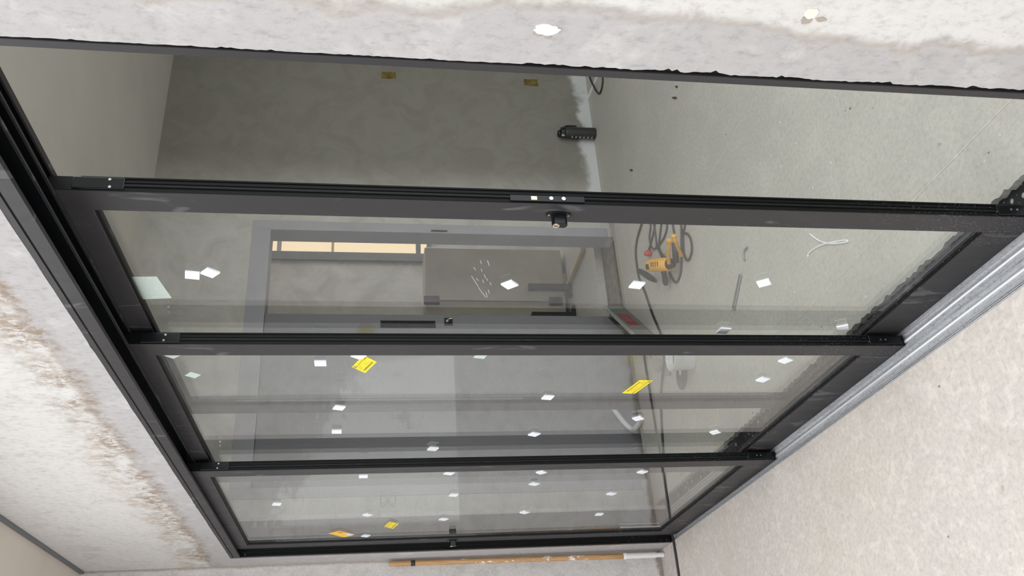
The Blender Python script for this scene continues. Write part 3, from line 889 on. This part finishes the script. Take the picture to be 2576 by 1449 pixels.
child(MB().tube(smooth_path([hp + Vector((0, 0, 0.236)), hp - side * 0.012 + Vector((0, 0, 0.215)), hp - side * 0.015 + Vector((0, 0, 0.165)), hp - side * 0.011 + Vector((0, 0, 0.140)),
                             hp - side * 0.009 + Vector((0, 0, 0.165)), hp - side * 0.007 + Vector((0, 0, 0.215)), hp + Vector((0, 0, 0.232))]), 0.0028, 8).build('wrist_strap', 'bottle_cap', smooth=True), bt)
for k in range(6):
    zz = 0.030 + k * 0.0295
    nrm = (side * 0.80 + frn * 0.60).normalized()
    tn = Vector((0, 0, 1)).cross(nrm)
    mbq = MB()
    for j, (du, wz) in enumerate(((-0.009, 0.0030), (-0.003, 0.0045), (0.005, 0.0022))):
        mbq.obox(Vector((bx, by, zz)) + nrm * 0.0414 + tn * du + Vector((0, 0, random.uniform(-0.002, 0.002))), tn * 0.0018, nrm * 0.0006, (0, 0, wz))
    child(mbq.build('volume_mark', 'print_white'), bt)

# taped sockets on the far side wall
for (px, py), lab in (((978, 190), 'upper socket hole in the far side wall closed with brown tape'), ((1335, 208), 'lower socket hole in the far side wall closed with brown tape')):
    c_ = at(px, py, 0, XF)
    poly = []
    for u, v in ((-1, -1), (-0.7, -0.9), (0, -1), (0.7, -0.85), (1, -1), (0.95, -0.3), (1.02, 0.2), (0.95, 1), (0.4, 0.92), (0, 1), (-0.6, 0.95), (-1, 1), (-0.92, 0.3), (-1.03, -0.2)):
        poly.append((XF, c_.y + v * 0.032 + random.uniform(-0.003, 0.003), c_.z + u * 0.052 + random.uniform(-0.003, 0.003)))
    r_ = empty('taped_socket', c_, lab, 'socket', 'taped sockets')
    child(MB().prism(poly, (0.003, 0, 0)).build('tape', 'brown_tape'), r_)
    child(MB().box(XF + 0.003, XF + 0.006, c_.y - 0.022, c_.y + 0.024, c_.z - 0.045, c_.z + 0.04).build('tape_strip', 'brown_tape'), r_)

# cable stub and white strip by the far jamb
mb = MB().tube(smooth_path([fl(1470, 150, 0.006), fl(1484, 196, 0.017), fl(1496, 222, 0.017), fl(1504, 234, 0.008), fl(1510, 233, 0.006), fl(1515, 215, 0.006), fl(1516, 196, 0.006), fl(1512, 160, 0.006)]), 0.006, 8)
tag(mb.build('power_cable', 'dark_cable', smooth=True), 'black cable loop on the far floor beside the white strip', 'cable')
a, b = fl(1503, 190, 0.005), fl(1479, 247, 0.005)
t_ = (b - a).normalized()
n_ = t_.cross(Vector((0, 0, 1)))
tag(MB().obox((a + b) / 2, t_ * ((b - a).length / 2), n_ * 0.010, (0, 0, 0.005)).build('plastic_strip', 'white_plastic', bevel=0.001), 'white plastic strip lying under the black cable loop', 'strip')

# steel bar, hook, white tie
a, b = fl(1863, 692, 0.005), fl(1845, 778, 0.005)
t_ = (b - a).normalized()
n_ = t_.cross(Vector((0, 0, 1)))
tag(MB().obox((a + b) / 2, t_ * ((b - a).length / 2), n_ * 0.011, (0, 0, 0.005)).build('steel_bar', 'steel_dull', bevel=0.003), 'short flat steel bar lying on the far floor', 'bar')
mb = MB().tube(smooth_path([fl(1880, 621, 0.004), fl(1873, 632, 0.004), fl(1871, 645, 0.004), fl(1874, 655, 0.004)]), 0.005, 8)
tag(mb.build('bent_rod', 'steel_dull', smooth=True), 'small bent grey rod near the flat steel bar', 'rod')
mb = MB().tube(smooth_path([fl(*p_, 0.003) for p_ in ((2037, 588), (2060, 605), (2085, 612), (2108, 612), (2131, 608), (2128, 604), (2100, 608), (2070, 615), (2046, 627), (2034, 638), (2033, 646))]), 0.0032, 6)
tag(mb.build('cable_tie', 'white_plastic', smooth=True), 'looped white cable tie on the far floor', 'cable tie')
for k, (px, py, sx, lab) in enumerate(((1588, 428, 0.020, 'brown wood chip near the side of the drinking bottle'), (1697, 246, 0.026, 'long brown splinter next to the right jamb on the far floor'), (1702, 218, 0.012, 'tiny brown splinter touching the right jamb edge'))):
    c_ = fl(px, py, 0.002)
    u = ray(px, py)
    u = Vector((u.x, u.y, 0)).normalized()
    v = Vector((-u.y, u.x, 0))
    mb = MB().prism([c_ + u * sx * 1.6, c_ + v * 0.006 + u * sx * 0.3, c_ + v * 0.005 - u * sx, c_ - u * sx * 1.5, c_ - v * 0.006 - u * sx * 0.2, c_ - v * 0.004 + u * sx], (0, 0, 0.005))
    for i_ in range(len(mb.v)):
        mb.v[i_] = (mb.v[i_][0], mb.v[i_][1], mb.v[i_][2] - 0.002)
    tag(mb.build('wood_chip', 'chip_brown'), lab, 'wood chip', 'wood chips')

# long lead: from the near room through the gap beside the left jamb and on to the tool
path = [(0.215, -0.9, 0.009), (0.235, -0.45, 0.009), (0.250, -0.18, 0.009), (0.249, -0.03, 0.009), (0.243, 0.05, 0.009), (0.240, 0.17, 0.009), (0.255, 0.30, 0.007)]
path += [tuple(fl(px, py, 0.0135 if 895 < py < 960 else 0.007)) for px, py in ((1669, 1140), (1664, 1060), (1663, 990), (1668, 930), (1670, 900), (1664, 848), (1641, 790), (1622, 735), (1607, 697), (1601, 660), (1599, 630), (1603, 600), (1613, 566), (1624, 530))]
tag(MB().tube(smooth_path(path, 8), 0.0065, 8).build('power_lead', 'dark_cable', smooth=True), 'long black lead running along the side wall under the doors', 'cable')


def zz(*pts):
    return [(1560 + a * 0.1242, 550 + b * 0.1242) for a, b in pts]


loops = [
    zz((560, -200), (615, 130), (595, 350), (605, 480), (640, 590), (690, 615), (760, 560), (850, 450), (920, 300), (950, 140), (930, -150)),
    zz((690, -220), (700, 130), (640, 430), (600, 570), (585, 640)),
    zz((640, -120), (705, 250), (740, 520), (790, 660), (860, 810)),
    zz((860, -240), (830, 130), (792, 480), (792, 600), (850, 720), (940, 815)),
    zz((1200, -200), (1235, 130), (1240, 400), (1245, 800), (1230, 1050), (1180, 1240), (1120, 1290), (1060, 1230), (990, 1090)),
    zz((1330, -200), (1310, 150), (1280, 250), (1275, 450), (1290, 700), (1340, 830), (1400, 820), (1450, 650), (1440, 480), (1390, 340), (1310, 290), (1240, 290)),
    zz((1040, -150), (1070, 150), (1100, 320)),
]
mb = MB()
for L in loops:
    mb.tube(smooth_path([fl(px, py, 0.006) for px, py in L], 6), 0.006, 7)
tag(mb.build('coiled_cable', 'grey_cable', smooth=True), 'grey cable coiled loosely around the yellow power tool', 'cable')

# yellow power tool
c0, c1 = fl(1631, 668, 0.105), fl(1684, 664, 0.055)
ax = (c1 - c0).normalized()
tl = empty('yellow_power_tool', (c0.x, c0.y, 0), 'yellow power tool with black discs lying among cable loops', 'power tool')
body = MB().lathe(c0, ax, [(0.001, -0.004), (0.022, -0.002), (0.033, 0.012), (0.036, 0.035), (0.037, (c1 - c0).length * 0.6), (0.034, (c1 - c0).length), (0.001, (c1 - c0).length + 0.003)], 24).build('motor_housing', 'tool_yellow', smooth=True)
child(body, tl)
vw = (CP - (c0 + c1) / 2).normalized()
sd = ax.cross(vw).normalized()
vn = sd.cross(ax).normalized()
if vn.dot(vw) < 0:
    vn = -vn
L_ = (c1 - c0).length
child(MB().obox(c0 + ax * L_ * 0.22 + vn * 0.034 + sd * 0.006, ax * 0.014, sd * 0.014, vn * 0.003).build('switch', 'tool_dark', bevel=0.001), tl)
for k in range(4):
    child(MB().obox(c0 + ax * L_ * (0.42 + 0.10 * k) + vn * 0.0365 - sd * 0.004, ax * 0.0022, sd * 0.012, vn * 0.0015).build('vent', 'tool_dark'), tl)
child(MB().cyl(c1, c1 + ax * 0.03, 0.030, 20, 0.022).build('gear_collar', 'tool_dark', smooth=True), tl)
h0, h1, h2, h3 = fl(1683, 662, 0.07), fl(1682, 622, 0.12), fl(1694, 594, 0.13), fl(1715, 643, 0.02)
child(MB().tube(smooth_path([h0, (h0 + h1) / 2 + Vector((0, 0, 0.003)), h1, fl(1686, 604, 0.13)]), 0.010, 12).build('handle_tube', 'tool_yellow', smooth=True), tl)
child(MB().tube(smooth_path([h2, fl(1700, 608, 0.115), fl(1706, 625, 0.06), h3]), 0.010, 12).build('handle_tube', 'tool_yellow', smooth=True), tl)
for p_ in (fl(1684, 605, 0.13), fl(1696, 594, 0.13)):
    child(MB().lathe(p_ - Rt * 0.010, Rt, [(0.001, 0), (0.014, 0.001), (0.016, 0.010), (0.014, 0.019), (0.001, 0.02)], 14).build('handle_joint', 'tool_yellow', smooth=True), tl)
child(MB().tube([fl(1697, 612, 0.05), fl(1699, 645, 0.035), fl(1701, 662, 0.03)], 0.016, 12).build('side_grip', 'tool_dark', smooth=True), tl)


def disc(px, py, z_, r, th, major, tilt):
    c_ = fl(px, py, z_)
    mj = (-Up * major[0] - Rt * major[1]).normalized()
    vw_ = (CP - c_).normalized()
    mn = mj.cross(vw_).normalized()
    nrm = (mn * math.cos(tilt) + vw_ * math.sin(tilt)).normalized()
    return MB().lathe(c_ - nrm * th / 2, nrm, [(0.001, 0), (r * 0.9, 0), (r, th * 0.3), (r, th * 0.7), (r * 0.9, th), (0.001, th)], 28)


child(disc(1627, 693, 0.072, 0.068, 0.010, (33, 21), 0.22).build('sanding_disc', 'tool_dark', smooth=True), tl)
child(disc(1673, 705, 0.034, 0.031, 0.010, (3, 17), 0.42).build('sanding_disc', 'tool_dark', smooth=True), tl)
child(MB().cyl(fl(1668, 676, 0.06), fl(1672, 697, 0.04), 0.014, 14).build('spindle', 'tool_dark', smooth=True), tl)
pc = fl(1626, 637, 0.03)
pr = empty('red_plug', pc - Vector((0, 0, 0.03)), 'red power plug at the end of the coiled grey cable', 'plug')
child(MB().lathe(pc - Vector((0, 0, 0.03)), (0, 0, 1), [(0.001, 0), (0.016, 0), (0.018, 0.010), (0.018, 0.030), (0.013, 0.040), (0.001, 0.042)], 20).build('plug_body', 'plug_red', smooth=True), pr)
for s_ in (-1, 1):
    child(MB().cyl(pc + Rt * 0.012 * s_ * 0.4 - Rt * 0.015 + Vector((0, 0, -0.012)), pc + Rt * 0.012 * s_ * 0.4 - Rt * 0.034 + Vector((0, 0, -0.012)), 0.0022, 8).build('pin', 'steel'), pr)

# sheet metal casing with red label: a long channel standing on edge
a0, a1 = fl(1568, 770), fl(1650, 844)
ux = (a1 - a0)
ux.z = 0
nf = Vector((-ux.y, ux.x, 0)).normalized()          # towards the room
if nf.dot(CP - a0) < 0:
    nf = -nf
HZ = 0.12
mc = empty('metal_casing', a0 + ux * 0.5, 'grey sheet metal casing with a red label standing on the far floor', 'casing')


def BX(u0, u1, n0, n1, z0, z1):
    c_ = a0 + ux * ((u0 + u1) / 2) + nf * ((n0 + n1) / 2) + Vector((0, 0, (z0 + z1) / 2))
    return MB().obox(c_, ux * ((u1 - u0) / 2), nf * ((n1 - n0) / 2), Vector((0, 0, (z1 - z0) / 2)))


child(BX(0, 1, -0.002, 0, 0, HZ).build('front_sheet', 'casing_grey'), mc)
child(BX(0, 1, -0.075, -0.073, 0.0, HZ * 0.8).build('back_sheet', 'tool_dark'), mc)  # dark colour holds the shade on the back side
child(BX(0, 1, -0.073, -0.002, 0.0, 0.002).build('base_sheet', 'casing_grey'), mc)
child(BX(-0.01, 1, -0.016, 0.006, HZ, HZ + 0.006).build('flange', 'galvanised', bevel=0.001), mc)
child(BX(-0.01, 1, -0.020, -0.016, HZ - 0.025, HZ + 0.002).build('flange_return', 'casing_grey'), mc)
lr = child(BX(0.30, 0.68, 0.0, 0.0008, HZ * 0.26, HZ * 0.78).build('red_label', 'label_red'), mc)
lr['label'] = 'dark red printed label'
for k in range(4):
    child(BX(0.34 + 0.06 * k, 0.352 + 0.06 * k, 0.0008, 0.0012, HZ * 0.34, HZ * 0.70).build('text_line', 'steel_dull'), mc)

# float with dark blade, measuring tub, drilled bracket, bent conduit
c_ = fl(1718, 930, 0.004)
u = fl(1718, 981, 0.004) - fl(1717, 893, 0.004)
u.z = 0
hl = u.length / 2
u.normalize()
v = Vector((-u.y, u.x, 0))
c_ = (fl(1718, 981, 0.0) + fl(1717, 893, 0.0)) / 2
tr_ = empty('plastering_float', c_, 'dark plastering float with rounded blade on the far floor', 'float')
poly = [c_ - u * hl + v * 0.068, c_ - u * hl - v * 0.068]
for k in range(13):
    a = math.pi * k / 12
    poly.append(c_ + u * (hl * 0.1 + hl * 0.9 * math.sin(a)) - v * 0.070 * math.cos(a))
child(MB().prism(poly, (0, 0, 0.012)).build('blade', 'tool_dark', bevel=0.003), tr_)
child(MB().obox(c_ + Vector((0, 0, 0.014)) - u * hl * 0.1, u * 0.022, v * 0.006, (0, 0, 0.0025)).build('slot', 'print_white', bevel=0.001), tr_)
tb = fl(1742, 900, 0.0)
tu = empty('measuring_tub', tb, 'clear plastic measuring tub behind the dark float', 'tub')
child(MB().lathe(tb, (0, 0, 1), [(0.001, 0), (0.055, 0), (0.060, 0.01), (0.066, 0.11), (0.069, 0.115), (0.066, 0.118), (0.062, 0.112), (0.055, 0.012), (0.001, 0.010)], 28).build('tub_wall', 'clear_plastic', smooth=True), tu)
child(MB().lathe(tb + Vector((0, 0, 0.012)), (0, 0, 1), [(0.001, 0), (0.054, 0), (0.058, 0.07), (0.001, 0.07)], 24).build('filling', 'lilac_plastic', smooth=True), tu)
bk = empty('drilled_bracket', fl(1672, 915, 0), 'pale steel bracket with bolt holes lying under the black lead', 'bracket')
poly = [fl(px, py, 0.0) for px, py in ((1622, 893), (1640, 893), (1668, 905), (1694, 922), (1694, 945), (1672, 945), (1668, 934), (1649, 934), (1649, 912), (1640, 905), (1624, 903))]
child(MB().prism(poly, (0, 0, 0.005)).build('plate', 'galvanised', bevel=0.001), bk)
for px, py in ((1638, 898), (1688, 926), (1687, 940), (1662, 926)):
    g_ = fl(px, py, 0.005)
    child(MB().lathe(g_, (0, 0, 1), [(0.006, 0), (0.012, 0), (0.012, 0.003), (0.006, 0.003)], 16).build('bolt_hole', 'steel_dull'), bk)
mb = MB().tube(smooth_path([at(1543, 1028, 0, XF + 0.02), at(1566, 1058, 0, XF + 0.02), fl(1590, 1080, 0.02), fl(1604, 1070, 0.02), fl(1614, 1052, 0.016)], 8), 0.016, 12)
tag(mb.build('bent_conduit', 'clear_plastic', smooth=True), 'pale bent conduit at the foot of the lilac leaf', 'conduit')

# ---------------------------------------------------------------- extension pole in the near corner
pl_ = empty('extension_pole', (0.040, -0.032, 0), 'wooden extension pole with white plastic foot leaning in the near corner', 'pole')
b0, b1 = Vector((0.048, -0.034, 0.004)), Vector((0.030, -0.024, 1.480))
ax = (b1 - b0).normalized()
LL = (b1 - b0).length
child(MB().lathe(b0, ax, [(0.001, 0.14), (0.0130, 0.14), (0.0135, 0.3), (0.0135, LL - 0.006), (0.010, LL), (0.001, LL)], 20).build('wooden_shaft', 'pole_wood', smooth=True), pl_)
prof = [(0.001, 0.0), (0.011, 0.0)]
for k in range(6):
    prof += [(0.0135, 0.004 + k * 0.006), (0.0115, 0.007 + k * 0.006)]
prof += [(0.0140, 0.045), (0.0155, 0.05), (0.0155, 0.205), (0.0175, 0.210), (0.0175, 0.222), (0.0145, 0.226), (0.001, 0.227)]
child(MB().lathe(b0, ax, prof, 20).build('plastic_foot', 'white_plastic', smooth=True), pl_)
child(MB().lathe(b0 + ax * (LL - 0.135), ax, [(0.013, 0), (0.0144, 0), (0.0144, 0.022), (0.013, 0.022)], 20).build('black_ring', 'tool_dark', smooth=True), pl_)
